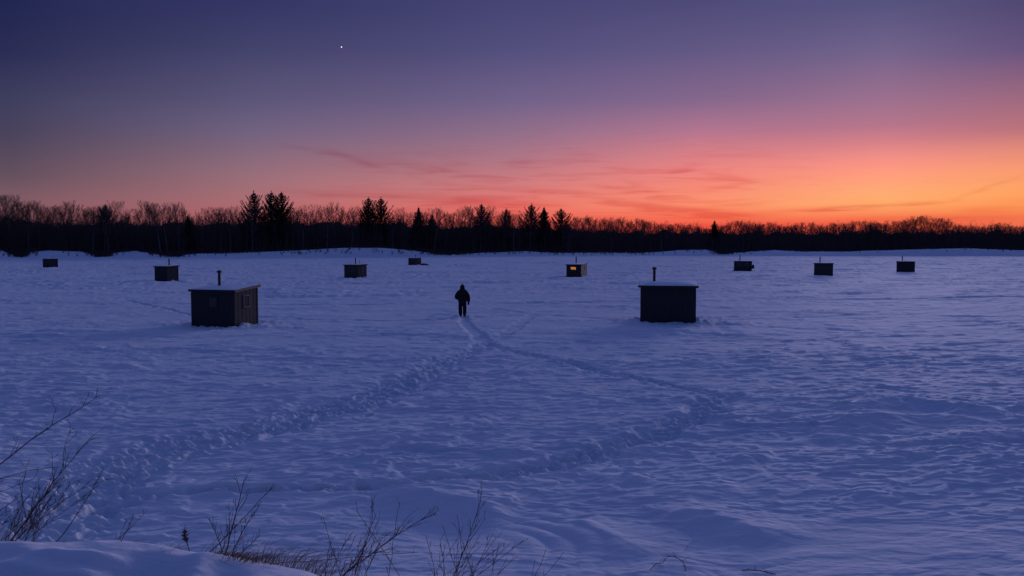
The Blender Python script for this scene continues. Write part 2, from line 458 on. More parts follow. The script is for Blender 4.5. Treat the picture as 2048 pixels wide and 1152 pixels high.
def crust(lx, ly, ox, oy, lo=0.04, hi=0.30):
    """flat-topped wind crust: low scarps round plates and hollows"""
    return sstep(lo, hi, perlin(U / lx + w1 + w2 * .5 + ox, Vv / ly + w1 + w2 + oy)) * fade(lx, ly)
Z += lake * rough * 0.060 * crust(5.5, 2.6, 1, 90, 0.0, .40)
farz = sstep(35, 75, Y)
Z += lake * farz * 0.10 * crust(13, 4.2, 31, 9, .05, .32)
Z += lake * farz * 0.07 * crust(6.5, 2.4, 41, 19, .10, .32)
Z += lake * rough * 0.040 * crust(2.3, 0.85, 0, 3, .10, .27)
Z += lake * rough * 0.034 * crust(1.25, 0.46, 7, 30, .12, .28)
Z += lake * rough * 0.033 * crust(0.66, 0.25, 17, 60, .12, .30)
Z += lake * rough * 0.023 * crust(0.34, 0.14, 27, 80, .05, .35)
Z += lake * rough * 0.008 * perlin(U / 0.20 + 9, Vv / 0.09 + 11) * fade(.20, .09)
Z += (1 - 0.6 * lake) * 0.004 * perlin(X / 0.30 + 2, Y / 0.17 + 11) * fade(.30, .17)

# wind drifts with sharp brows: polyline, height, width beyond, width on the camera's side
drifts = [
    (gpoly([(740, 990), (800, 996), (870, 1003), (930, 1018), (985, 1034), (1040, 1044)]), 0.17, 0.9, 0.40),
    (gpoly([(1120, 1046), (1170, 1058), (1215, 1078), (1260, 1098), (1320, 1124)]), 0.08, 0.35, 0.35),
    (gpoly([(1290, 1042), (1360, 1036), (1420, 1042), (1470, 1056), (1520, 1078), (1560, 1100)]), 0.12, 0.55, 0.42),
    (gpoly([(1690, 842), (1760, 822), (1820, 816), (1890, 822), (1960, 832), (2060, 842)]), 0.17, 0.9, 0.45),
    (gpoly([(1640, 862), (1740, 850), (1810, 842), (1890, 841), (1960, 852), (2010, 866)]), 0.14, 0.45, 0.5),
    (gpoly([(1610, 872), (1680, 880), (1720, 892)]), 0.09, 0.5, 0.3),
    (gpoly([(1900, 884), (1980, 878), (2070, 872)]), 0.09, 0.5, 0.35),
    (gpoly([(1465, 928), (1510, 920), (1545, 924)]), 0.09, 0.4, 0.2),
    (gpoly([(1330, 1000), (1420, 985), (1490, 984)]), 0.06, 0.5, 0.3),
    (gpoly([(1690, 985), (1740, 996), (1790, 1012)]), 0.06, 0.5, 0.3),
    (gpoly([(560, 806), (650, 800), (720, 806)]), 0.10, 0.6, 0.3),
    (gpoly([(100, 737), (210, 728), (290, 738)]), 0.10, 0.7, 0.4),
    (gpoly([(1190, 968), (1240, 960), (1290, 970)]), 0.06, 0.4, 0.25),
]
for P, A, wf, wn_ in drifts:
    rs, lo, hi = box_idx(P, 3.5)
    s, t = poly_dist(X[rs], Y[rs], P)
    s = s + 0.05 * perlin(X[rs] / 0.7, Y[rs] / 0.7 + 77)
    e = np.sqrt(s * s + 0.02 ** 2)
    h = np.where(s < 0, np.exp(-(e / wf) ** 1.2), np.exp(-(e / wn_) ** 1.3))
    ends = sstep(0, 0.22, t) * (1 - sstep(0.78, 1.0, t))
    Z[rs] += A * h * ends
    Z[rs] -= A * 0.45 * ends * np.exp(-((s - 1.9 * wn_) / (1.1 * wn_)) ** 2)
# low ripples curling round the hollow
c0 = np.array(ground(925, 1105)); c1 = np.array(ground(1115, 1070))
rr = np.hypot(X - c0[0], (Y - c0[1]) * 1.15) + 0.10 * perlin(X / 0.9, Y / 0.9)
Z += 0.040 * np.abs(np.sin(rr / 0.36 * np.pi)) * np.exp(-(((X - c1[0]) / 0.62) ** 2 + ((Y - c1[1]) / 0.95) ** 2))

# trodden trails
worm = (0.050 * sstep(-.1, .35, perlin(X / 0.25 + 5, Y / 0.20)) * fade(.25, .20) + 0.030 * perlin(X / 0.12, Y / 0.10 + 9) * fade(.12, .10))
for P, w0, w1_, dep in trails:
    rs, lo, hi = box_idx(P, 2.5)
    s, t = poly_dist(X[rs], Y[rs], P)
    hw = w0 + (w1_ - w0) * t
    s = np.abs(s) + hw * 0.35 * perlin(X[rs] / 1.1, Y[rs] / 1.1 + 50)
    inside = 1 - sstep(0.45, 1.05, s / hw + .22 * perlin(X[rs] / .4, Y[rs] / .35 + 91))
    rim = np.exp(-((s / hw - 1.15) / 0.22) ** 2) * np.clip(.5 + 1.3 * perlin(X[rs] / .45, Y[rs] / .4 + 21), 0, 1.3)
    PACK_SHADE[rs] = np.maximum(PACK_SHADE[rs], inside * np.clip(.62 + .75 * perlin(X[rs] / .8, Y[rs] / .7 + 33) + .5 * perlin(X[rs] / .22, Y[rs] / .2 + 3), 0, 1))  # mask for the darker trail colour that paints shade into the prints
    Z[rs] = Z[rs] * (1 - .5 * inside) - dep * inside * (.8 + .5 * perlin(X[rs] / .6, Y[rs] / .5 + 70)) + 0.22 * dep * rim + inside * worm[rs] * 1.6
def stamp(x, y, ang, depth, a=0.15, b=0.07):
    rs = slice(np.searchsorted(ys, y - .5), np.searchsorted(ys, y + .5) + 1)
    tc_ = x / (y + C0); w = 0.7 / (y + C0)
    cs = slice(np.searchsorted(ts, tc_ - w), np.searchsorted(ts, tc_ + w) + 1)
    xx, yy = X[rs, cs] - x, Y[rs, cs] - y
    u, v = xx * math.cos(ang) + yy * math.sin(ang), -xx * math.sin(ang) + yy * math.cos(ang)
    q = np.sqrt((u / a) ** 2 + (v / b) ** 2)
    Z[rs, cs] += (-depth * (1 - sstep(0.7, 1.15, q)) + 0.22 * depth * np.exp(-((q - 1.45) / 0.35) ** 2)) * fade(.3, .25)[rs, cs]
for P, w0, w1_, dep in trails:
    if w0 < 0.2: continue
    L = np.linalg.norm(np.diff(P, axis=0), axis=1); cum = np.concatenate([[0], np.cumsum(L)])
    for k in range(int(cum[-1] / 0.26 * (w0 + w1_) / 0.9)):
        q = random.uniform(0, cum[-1]); i = min(np.searchsorted(cum, q, 'right') - 1, len(L) - 1)
        d = (P[i + 1] - P[i]) / L[i]; p = P[i] + d * (q - cum[i]); f = q / cum[-1]
        o = random.gauss(0, 0.42) * (w0 + (w1_ - w0) * f)
        stamp(p[0] - d[1] * o, p[1] + d[0] * o, math.atan2(d[1], d[0]) + random.gauss(0, .35), random.uniform(.025, .075) * random.choice((.6, 1, 1.2)), random.uniform(.11, .19), random.uniform(.05, .085))

# near bank the camera stands on
ye = np.interp(X[:, :], [-9, -4, -2.6, -1.9, -1.4, -0.9, -0.2, 0.6, 9], [5.6, 5.4, 5.35, 5.25, 5.1, 4.6, 3.4, 2.6, 2.4]) + 0.06 * perlin(X / 0.9, Y * 0 + 3.3)
zt = np.interp(X[:, :], [-9, -3.3, -2.6, -2.0, -1.5, -1.15, 9], [1.89, 1.88, 1.85, 1.82, 1.785, 1.75, 1.75])
qn = np.maximum(Y - ye, 0) / 2.0
bank = zt * np.exp(-qn ** 1.5)
top = 1 - sstep(-0.2, 0.6, Y - ye)
bank += top * (0.10 * perlin(X / 1.1 + 4, Y / 0.6) + 0.045 * perlin(X / 0.5, Y / 0.30 + 20)) - 0.13 * top * sstep(0.05, 1.0, ye - Y)
bank += top * (0.026 * perlin(X / 0.42 + 8, Y / 0.15) + 0.012 * perlin(X / 0.17, Y / 0.08 + 4))
for (bx, by, bh, bw, bl) in ((-2.38, 5.00, -.17, .24, .20), (-2.06, 5.05, .085, .12, .25), (-3.0, 4.85, -.09, .40, .07), (-2.8, 5.15, .05, .30, .06), (-1.78, 4.85, -.09, .28, .09), (-1.62, 5.02, .05, .14, .10), (-3.2, 5.0, .04, .3, .06)):
    bank += bh * np.exp(-((X - bx) / bw) ** 2 - ((Y - by) / bl) ** 2)
Z += np.where(Y < 16, bank, 0)
Z += far_bank(X, Y) * 1.0
# rolling, brush-broken snow behind the far brow
Z += np.where(Y > 200, sstep(0, 30, Y - np.where(Y > 200, shore(1024 + FPX * X / np.maximum(Y, 1))[0], 1e6)) * 0.35 * perlin(X / 14, Y / 9), 0)

HUT_BASES = []      # filled by the huts below: (x, y, hx, hy, yaw)

# ------------------------------------------------------------------ huts
def solve_hut(corner, left, right, theta):
    """corner pixel on the snow, pixel columns of the two far ends -> base corner, width, depth"""
    cx, cy = ground(*corner)
    th = R(theta)
    lv, rv = (-math.cos(th), math.sin(th)), (math.sin(th), math.cos(th))
    def run(v, target):
        a, b = 0.05, 6.0
        f = lambda s: project(cx + v[0] * s, cy + v[1] * s, 0)[0] - target
        fa = f(a)
        for _ in range(50):
            m = (a + b) / 2
            if (f(m) > 0) == (fa > 0): a = m
            else: b = m
        return (a + b) / 2
    return (cx, cy), run(lv, left), (run(rv, right) if right else None)

def window_part(root, face, c, zc, w, h, W_, D_, lit=False, trim=None, mullion=True):
    """face 'front' (y = 0) or 'side' (x = W_); frame with a pane as its child"""
    def quad(bm, a0, a1, z0, z1, d0, d1):
        if face == 'front': add_box(bm, (a0, -d1, z0), (a1, -d0, z1))
        else: add_box(bm, (W_ + d0, a0, z0), (W_ + d1, a1, z1))
    a0, a1, z0, z1, f = c - w / 2, c + w / 2, zc - h / 2, zc + h / 2, 0.045
    bm = bmesh.new()
    quad(bm, a0 - f, a1 + f, z1, z1 + f, 0.003, 0.035); quad(bm, a0 - f - .02, a1 + f + .02, z0 - f, z0, 0.003, 0.06)
    quad(bm, a0 - f, a0, z0, z1, 0.003, 0.032); quad(bm, a1, a1 + f, z0, z1, 0.003, 0.032)
    fr = link('window', bm_mesh('window', bm, trim or M_DTRIM), root)
    bm = bmesh.new(); quad(bm, a0, a1, z0, z1, 0.002, 0.010)
    link('pane', bm_mesh('pane', bm, M_LIT if lit else M_GLASS), fr)
    if mullion:
        bm = bmesh.new(); quad(bm, c - .015, c + .015, z0, z1, 0.0105, 0.026)
        link('mullion', bm_mesh('mullion', bm, trim or M_DTRIM), fr)
    return fr

def hut(corner, left, right, theta, height, label, depth=None, rise=0.12, pipe=None, wins=(), over=0.13, wall=None, trim=None,
        pipe_r=0.07, cap=True, extra=None, crown=0.05, fascia=None):
    (cx, cy), w, d = solve_hut(corner, left, right, theta)
    d = depth or d
    th = R(theta)
    # local frame: x along the front from its left end, y into the depth
    ox, oy = cx - math.cos(th) * w, cy + math.sin(th) * w
    root = empty('ice_fishing_hut', (ox, oy, 0), -th)
    tag(root, label, 'ice hut', 'ice fishing huts standing on the frozen lake')
    HUT_BASES.append((ox, oy, w, d, -th))
    wall = wall or M_WALL; trim = trim or M_DTRIM
    h0, h1 = height, height + rise
    # boarded walls: a shell with vertical battens standing 12 mm proud
    bm = bmesh.new()
    vs = [bm.verts.new(p) for p in ((0, 0, .0), (w, 0, .0), (w, d, .0), (0, d, .0), (0, 0, h0), (w, 0, h0), (w, d, h1), (0, d, h1))]
    for f in ((0, 1, 5, 4), (1, 2, 6, 5), (2, 3, 7, 6), (3, 0, 4, 7), (3, 2, 1, 0), (4, 5, 6, 7)): bm.faces.new([vs[i] for i in f])
    n = max(3, int(w / 0.30))
    for i in range(1, n):
        x = w * i / n
        add_box(bm, (x - .016, -.007, .06), (x + .018, -.001, h0 - .05))
    n = max(3, int(d / 0.30))
    for i in range(1, n):
        y = d * i / n
        add_box(bm, (w + .001, y - .018, .06), (w + .007, y + .016, h0 - .04 + rise * y / d))
    link('wall', bm_mesh('wall', bm, wall), root)
    for (x, y, sx, sy) in ((0, 0, 1, 1), (w, 0, -1, 1), (w, d, -1, -1), (0, d, 1, -1)):
        bm = bmesh.new()
        hh = (h0 if y == 0 else h1) - .03
        x0, x1 = sorted((x - sx * .016, x + sx * .07)); y0, y1 = sorted((y - sy * .016, y + sy * .07))
        add_box(bm, (x0, y0, 0.02), (x1, y1, hh))
        link('corner_board', bm_mesh('corner_board', bm, trim), root)
    for y0 in (-0.05, d - .05):
        bm = bmesh.new(); add_box(bm, (-.10, y0, -.06), (w + .10, y0 + .10, .045), .01)
        link('skid', bm_mesh('skid', bm, trim), root)
    # pitched roof board with its edge, and snow on top
    sl = (h1 - h0) / d
    zf = lambda y: h0 + sl * y
    def slab(bm, x0, x1, y0, y1, t0, t1):
        p = [(x0, y0), (x1, y0), (x1, y1), (x0, y1)]
        lo = [bm.verts.new((x, y, zf(y) + t0)) for x, y in p]; hi = [bm.verts.new((x, y, zf(y) + t1)) for x, y in p]
        bm.faces.new(lo[::-1]); bm.faces.new(hi)
        for i in range(4): bm.faces.new((lo[i], lo[(i + 1) % 4], hi[(i + 1) % 4], hi[i]))
    bm = bmesh.new(); slab(bm, -over, w + over, -over, d + over, .003, .11)
    rf = link('roof', bm_mesh('roof', bm, trim), root)
    if fascia: bm = bmesh.new(); slab(bm, w + over + .003, w + over + .03, -over, d + over, -.01, .118)
    if fascia: link('fascia', bm_mesh('fascia', bm, fascia), rf)
    k = 12
    V, F = [], []
    for j in range(k + 1):
        for i in range(k + 1):
            x, y = -over + .02 + (w + 2 * over - .04) * i / k, -over + .02 + (d + 2 * over - .04) * j / k
            e = min(i, k - i, j, k - j)
            V.append((x, y, zf(y) + .113 + crown * (1 - (1 - min(e, 4) / 4) ** 2) * random.uniform(.85, 1.1)))
            if i < k and j < k: F.append((j * (k + 1) + i, j * (k + 1) + i + 1, (j + 1) * (k + 1) + i + 1, (j + 1) * (k + 1) + i))
    link('roof_snow', mesh_np('roof_snow', V, F, M_SNOW, True), rf)
    if pipe:
        fx, fy, top = pipe
        bm = bmesh.new(); x, y = w * fx, d * fy
        add_cyl(bm, (x, y), pipe_r, zf(y) + .02, top); add_cyl(bm, (x, y), pipe_r * 1.7, zf(y) + .05, zf(y) + .16, r2=pipe_r * 1.05)
        pp = link('stovepipe', bm_mesh('stovepipe', bm, M_PIPE, False), root)
        if cap:
            bm = bmesh.new(); add_cyl(bm, (x, y), pipe_r * 1.75, top - .02, top + .055); add_cyl(bm, (x, y), pipe_r * 1.75, top + .056, top + .10, r2=pipe_r * .5)
            link('pipe_cap', bm_mesh('pipe_cap', bm, M_PIPE), pp)
    for (face, c, zc, ww, hh, lit, tr) in wins:
        span = w if face == 'front' else d
        window_part(root, face, c * span, zc, ww, hh, w, d, lit, tr, ww > .55)
    if extra == 'tank':
        bm = bmesh.new(); add_cyl(bm, (w + .22, d * .3), .17, .50, .95, 16); add_cyl(bm, (w + .22, d * .3), .17, .95, 1.03, 16, .07); add_cyl(bm, (w + .22, d * .3), .05, 1.03, 1.12, 10)
        link('gas_tank', bm_mesh('gas_tank', bm, M_PIPE), root)
        bm = bmesh.new(); add_box(bm, (w + .013, d * .3 - .2, .42), (w + .42, d * .3 + .2, .495))
        link('bracket', bm_mesh('bracket', bm, M_DTRIM), root)
    return root

hut((470, 657), 384, 516, 17, 1.72, 'large dark boarded ice hut with a window in each visible wall, nearest on the left', rise=.16,
    pipe=(.35, .55, 2.62), wins=[('front', .50, 1.22, .46, .46, False, None), ('side', .50, 1.24, .42, .50, False, M_TRIM)], trim=M_DTRIM, wall=M_WALL, over=.10, fascia=M_TRIM)
hut((1391, 647.5), 1281, None, 11, 1.80, 'large black windowless ice hut with capped stovepipe, nearest on the right', depth=2.3, rise=.10,
    pipe=(.24, .45, 2.72), over=.13, crown=.13)
hut((335, 564.5), 310, 357, 24, 1.62, 'dark windowless ice hut just beyond the nearest left hut, overhanging roof', rise=.06, pipe=(.72, .5, 2.55), pipe_r=.075, cap=False)
hut((716, 557), 689, 733, 26, 1.55, 'weathered ice hut with two small unlit windows and two thin roof pipes', rise=.05, pipe=(.52, .5, 2.46), pipe_r=.07, cap=False, wall=M_WALL2,
    wins=[('front', .50, 1.12, .62, .38, False, M_TRIM), ('side', .55, 1.12, .32, .42, False, M_TRIM)])
hut((831, 531), 817, 842, 30, 1.40, 'tiny weathered ice hut in the far distance left of centre beside a dark sled', rise=.04, pipe=(.62, .5, 2.12), pipe_r=.07, cap=False, wall=M_WALL2,
    wins=[('front', .72, 1.0, .42, .42, False, M_TRIM), ('side', .50, 1.0, .42, .40, False, M_TRIM)], over=.06)
hut((1162, 555), 1133, 1174, 12, 1.52, 'ice hut with warm lamplight glowing in its window', rise=.05, pipe=(.45, .5, 2.55), pipe_r=.075, cap=False,
    wins=[('front', .46, 1.13, .64, .32, True, None), ('side', .62, 1.10, .16, .34, True, None)])
hut((1503, 543), 1468, None, 18, 1.48, 'ice hut with two windows reflecting the sky and a gas tank on its side', depth=2.0, rise=.04, pipe=(.32, .5, 2.5), pipe_r=.075, cap=False,
    wins=[('front', .28, 1.05, .50, .36, False, M_TRIM), ('front', .72, 1.05, .50, .36, False, M_TRIM)], extra='tank', over=.09)
hut((1665.5, 553.5), 1628, None, 22, 1.62, 'brownish windowless ice hut between the gas tank hut and the farthest right hut', depth=2.0, rise=.03, pipe=(.30, .4, 2.5), pipe_r=.07, cap=False, wall=M_WALL2, over=.11)
hut((1829, 545.5), 1793, None, 27.5, 1.55, 'dark windowless ice hut standing farthest to the right, thin stovepipe', depth=2.0, rise=.03, pipe=(.30, .4, 2.5), pipe_r=.07, cap=False, over=.08)
hut((99, 535.7), 86, 116, 30, 1.52, 'small dark ice hut at the far left below the snowy shore', rise=.02, pipe=(.85, .5, 2.1), pipe_r=.025, cap=False, over=.04)
# second thin pipe on the weathered hut
for o in [o for o in COL.objects if o.get('label', '').endswith('two thin roof pipes')]:
    bm = bmesh.new(); add_cyl(bm, (1.75, .7), .022, 1.55, 2.28, 8)
    link('vent_pipe', bm_mesh('vent_pipe', bm, M_PIPE), o)

# snow trodden and heaped round each hut
for (ox, oy, w, d, rz) in HUT_BASES:
    rs = slice(np.searchsorted(ys, oy - 8), np.searchsorted(ys, oy + 8))
    cs, sn = math.cos(-rz), math.sin(-rz)
    ux, uy = X[rs] - ox, Y[rs] - oy
    lx, ly = ux * cs - uy * sn, ux * sn + uy * cs
    ex, ey = np.maximum(np.maximum(-lx, lx - w), 0), np.maximum(np.maximum(-ly, ly - d), 0)
    q = np.hypot(ex, ey)
    inside = (lx > 0.05) & (lx < w - .05) & (ly > .05) & (ly < d - .05)
    lump = 0.5 + 0.9 * perlin(X[rs] / 0.5, Y[rs] / 0.4 + 3) + 0.5 * perlin(X[rs] / 0.2, Y[rs] / 0.2)
    flat = np.exp(-(q / 1.0) ** 2)
    Z[rs] = Z[rs] * (1 - 0.85 * flat) + np.where(inside, 0.04, (0.07 * np.exp(-(q / 0.45) ** 2) * np.clip(lump, 0, 1.3) + 0.06 * np.exp(-((q - .8) / .9) ** 2) * np.clip(perlin(X[rs] / .33, Y[rs] / .26 + 8) + .8 * perlin(X[rs] / .15, Y[rs] / .13), -.2, 1)))
    # scuffed streak drifting off to both sides
    st = np.exp(-((ly - d * .2) / 0.7) ** 2) * (np.exp(-(ex / 2.6))) * (ex > 0)
    Z[rs] += 0.13 * st * np.clip(.4 + lump, 0.2, 1.6)

def snow_z(x, y):
    i = min(max(int(np.searchsorted(ys, y)), 0), NR - 1)
    j = min(max(int(np.searchsorted(ts, x / (ys[i] + C0))), 0), NC - 1)
    return float(Z[i, j])

V = np.stack([X, Y, Z], -1).reshape(-1, 3)
ii = (np.arange(NR - 1)[:, None] * NC + np.arange(NC - 1)[None, :]).ravel()
F = np.stack([ii, ii + 1, ii + NC + 1, ii + NC], -1)
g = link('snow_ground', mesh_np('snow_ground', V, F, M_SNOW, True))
pa = g.data.attributes.new('packed_shade', 'FLOAT', 'POINT'); pa.data.foreach_set('value', PACK_SHADE.ravel().astype(np.float32))
tag(g, 'wind crusted snow over the frozen lake with trodden trails and banks', 'ground', kind='structure')

# ------------------------------------------------------------------ sled by the tiny hut
sx, sy = ground(849, 531)
sled = empty('sled', (sx, sy, 0), R(-8))
tag(sled, 'low dark covered sled lying on the snow beside the tiny far hut', 'sled')
V, F = [], []
for i, (x, hh, ww) in enumerate([(-.95, .06, .18), (-.8, .30, .30), (-.3, .42, .34), (.2, .36, .34), (.7, .24, .30), (.95, .10, .16)]):
    for j in range(8):
        a = math.pi * j / 7
        V.append((x, -ww * math.cos(a), .06 + hh * math.sin(a) * (.9 + .1 * random.random())))
    if i:
        for j in range(7): F.append(((i - 1) * 8 + j, i * 8 + j, i * 8 + j + 1, (i - 1) * 8 + j + 1))
link('tarp_load', mesh_np('tarp_load', V, F, M_TARP, True), sled)
for y0 in (-.3, .24):
    bm = bmesh.new(); add_box(bm, (-1.05, y0, -.03), (1.0, y0 + .06, .07), .015)
    link('runner', bm_mesh('runner', bm, M_DTRIM), sled)

# ------------------------------------------------------------------ the walker
def skin_obj(name, chains, material, parent=None, sub=2):
    """chains: list of [(x,y,z,rx,ry), ...]; a chain may start with an index pair (chain, i) to branch from"""
    V, E, RAD, ids = [], [], [], []
    for ch in chains:
        idx = []
        for p in ch:
            if len(p) == 2: idx.append(ids[p[0]][p[1]])
            else:
                V.append(p[:3]); RAD.append((p[3], p[4] if len(p) > 4 else p[3])); idx.append(len(V) - 1)
            if len(idx) > 1: E.append((idx[-2], idx[-1]))
        ids.append(idx)
    me = bpy.data.meshes.new(name); me.from_pydata(V, E, []); me.materials.append(material)
    o = link(name, me, parent)
    md = o.modifiers.new('skin', 'SKIN'); md.use_smooth_shade = True
    for i, sv_ in enumerate(me.skin_vertices[0].data):
        sv_.radius = RAD[i]; sv_.use_root = (i == 0)
    s = o.modifiers.new('sub', 'SUBSURF'); s.levels = sub; s.render_levels = sub
    dg = bpy.context.evaluated_depsgraph_get()
    me2 = bpy.data.meshes.new_from_object(o.evaluated_get(dg))
    o.modifiers.clear(); o.data = me2
    me2.name = name
    if not me2.materials: me2.materials.append(material)
    return o
px_, py_ = ground(925, 633)
for _ in range(4):
    PZ = snow_z(px_, py_)
    px_, py_ = ground(925, 633, PZ)
person = empty('person', (px_, py_, PZ - .02), R(3))
tag(person, 'person in black hooded parka walking away across the snow, one hand in pocket', 'person')
# bare body inside the clothes: pelvis, spine, neck, head with nose; arms with five-fingered hands; legs
def hand(base, d, side):
    out = []
    for k, (o, l) in enumerate(((-.03, .068), (-.010, .078), (.010, .074), (.029, .060))):
        b = (base[0], base[1] + o, base[2])
        out.append([b + (.010, .010), (b[0] + d[0] * .06, b[1] + .004, b[2] + d[2] * .06, .009, .009), (b[0] + d[0] * .06 + d[0] * l * .6 - side * .012, b[1] + .010, b[2] + d[2] * .06 + d[2] * l, .008, .008)])
    out.append([(base[0], base[1] + .028, base[2] + .05, .011, .011), (base[0] - side * .012, base[1] + .062, base[2] + .018, .010, .010), (base[0] - side * .020, base[1] + .070, base[2] - .022, .008, .008)])
    return out
body = [[(0, 0, .95, .13, .11), (0, 0, 1.15, .13, .10), (0, 0, 1.38, .14, .10), (0, .01, 1.50, .055, .055), (0, .03, 1.60, .075, .09), (0, .03, 1.68, .080, .098), (0, .02, 1.76, .06, .07)],
        [(0, 5), (0, .125, 1.66, .014, .014)],
        [(0, 2), (-.19, 0, 1.41, .065, .065), (-.285, -.03, 1.14, .048, .048), (-.215, .07, .97, .036, .036)],
        [(0, 2), (.19, 0, 1.41, .065, .065), (.265, -.01, 1.12, .048, .048), (.285, .04, .89, .033, .033), (.287, .05, .82, .035, .035)],
        [(0, 0), (-.10, 0, .86, .09, .09), (-.105, .02, .48, .062, .062), (-.10, -.02, .08, .042, .042), (-.10, .10, .04, .035, .03)],
        [(0, 0), (.10, 0, .86, .09, .09), (.11, .05, .48, .062, .062), (.105, .03, .08, .042, .042), (.11, .15, .04, .035, .03)]]
body += hand((.288, .05, .81), (0, 0, -1), 1) + hand((-.205, .09, .96), (.6, 0, -.7), -1)
skin_obj('body', body, M_SKIN, person)
def loft(name, rings, material, parent, n=20, cap=True, wob=.05):
    V, F = [], []
    for i, (cx, cy, cz, rx, ry) in enumerate(rings):
        for j in range(n):
            a = 2 * math.pi * j / n
            w_ = 1 + wob * math.sin(a * 3 + i * 1.7) * .5 + random.uniform(-wob, wob) * .35
            V.append((cx + rx * w_ * math.cos(a), cy + ry * w_ * math.sin(a), cz))
    for i in range(len(rings) - 1):
        for j in range(n): F.append((i * n + j, i * n + (j + 1) % n, (i + 1) * n + (j + 1) % n, (i + 1) * n + j))
    bm = bmesh.new(); vs = [bm.verts.new(v) for v in V]
    for f in F: bm.faces.new([vs[q] for q in f])
    if cap: bm.faces.new(vs[-n:]); bm.faces.new(vs[:n][::-1])
    return link(name, bm_mesh(name, bm, material, True), parent)
# parka: torso and sleeves grown as one skin
skin_obj('parka', [[(0, 0, .78, .27, .21), (0, 0, .95, .275, .22), (0, .0, 1.14, .295, .235), (0, -.01, 1.32, .29, .22), (0, 0, 1.44, .20, .18), (0, .01, 1.52, .13, .13)],
                   [(0, 3), (-.23, 0, 1.36, .15, .15), (-.315, -.03, 1.20, .135, .135), (-.33, -.03, 1.06, .125, .125), (-.24, .06, .985, .10, .10)],
                   [(0, 3), (.23, 0, 1.36, .15, .15), (.305, 0, 1.18, .130, .130), (.33, .02, 1.00, .112, .112), (.335, .04, .86, .095, .095), (.335, .045, .80, .08, .08)]], M_COAT, person)
loft('hem_band', [(0, 0, .765, .205, .17), (0, 0, .78, .222, .182), (0, 0, .84, .226, .186), (0, 0, .86, .215, .18)], M_COAT, person)
loft('hood', [(0, .0, 1.42, .19, .15), (0, .0, 1.49, .165, .15), (0, .0, 1.56, .140, .15), (0, .0, 1.64, .126, .15), (0, -.005, 1.71, .110, .135), (0, -.01, 1.765, .078, .10), (0, -.01, 1.80, .035, .045)], M_COAT, person)
loft('back_panel', [(0, -.17, 1.02, .12, .05), (0, -.18, 1.08, .16, .06), (0, -.185, 1.25, .16, .06), (0, -.17, 1.34, .12, .05)], M_COAT, person)
skin_obj('snow_pants', [[(0, 0, .94, .22, .18), (0, 0, .82, .20, .18)],
                        [(0, 1), (-.105, .01, .70, .130, .14), (-.118, .03, .48, .112, .115), (-.112, -.01, .26, .098, .11), (-.108, -.02, .10, .095, .11)],
                        [(0, 1), (.105, .01, .70, .130, .14), (.122, .06, .48, .112, .115), (.118, .04, .26, .098, .11), (.115, .03, .10, .095, .11)]], M_PANTS, person)
for s, yy in ((-1, -.02), (1, .03)):
    skin_obj('boot', [[(s * .104, yy, .22, .085, .09), (s * .104, yy, .09, .085, .09), (s * .110, yy + .08, .065, .080, .07), (s * .120, yy + .19, .055, .065, .06)]], M_BOOT, person, 1)
skin_obj('glove', [[(.335, .045, .84, .07, .07), (.336, .05, .77, .068, .075), (.334, .055, .70, .06, .068), (.328, .06, .64, .040, .05)], [(0, 1), (.315, .10, .75, .028, .028), (.308, .112, .71, .022, .022)]], M_BOOT, person, 2)

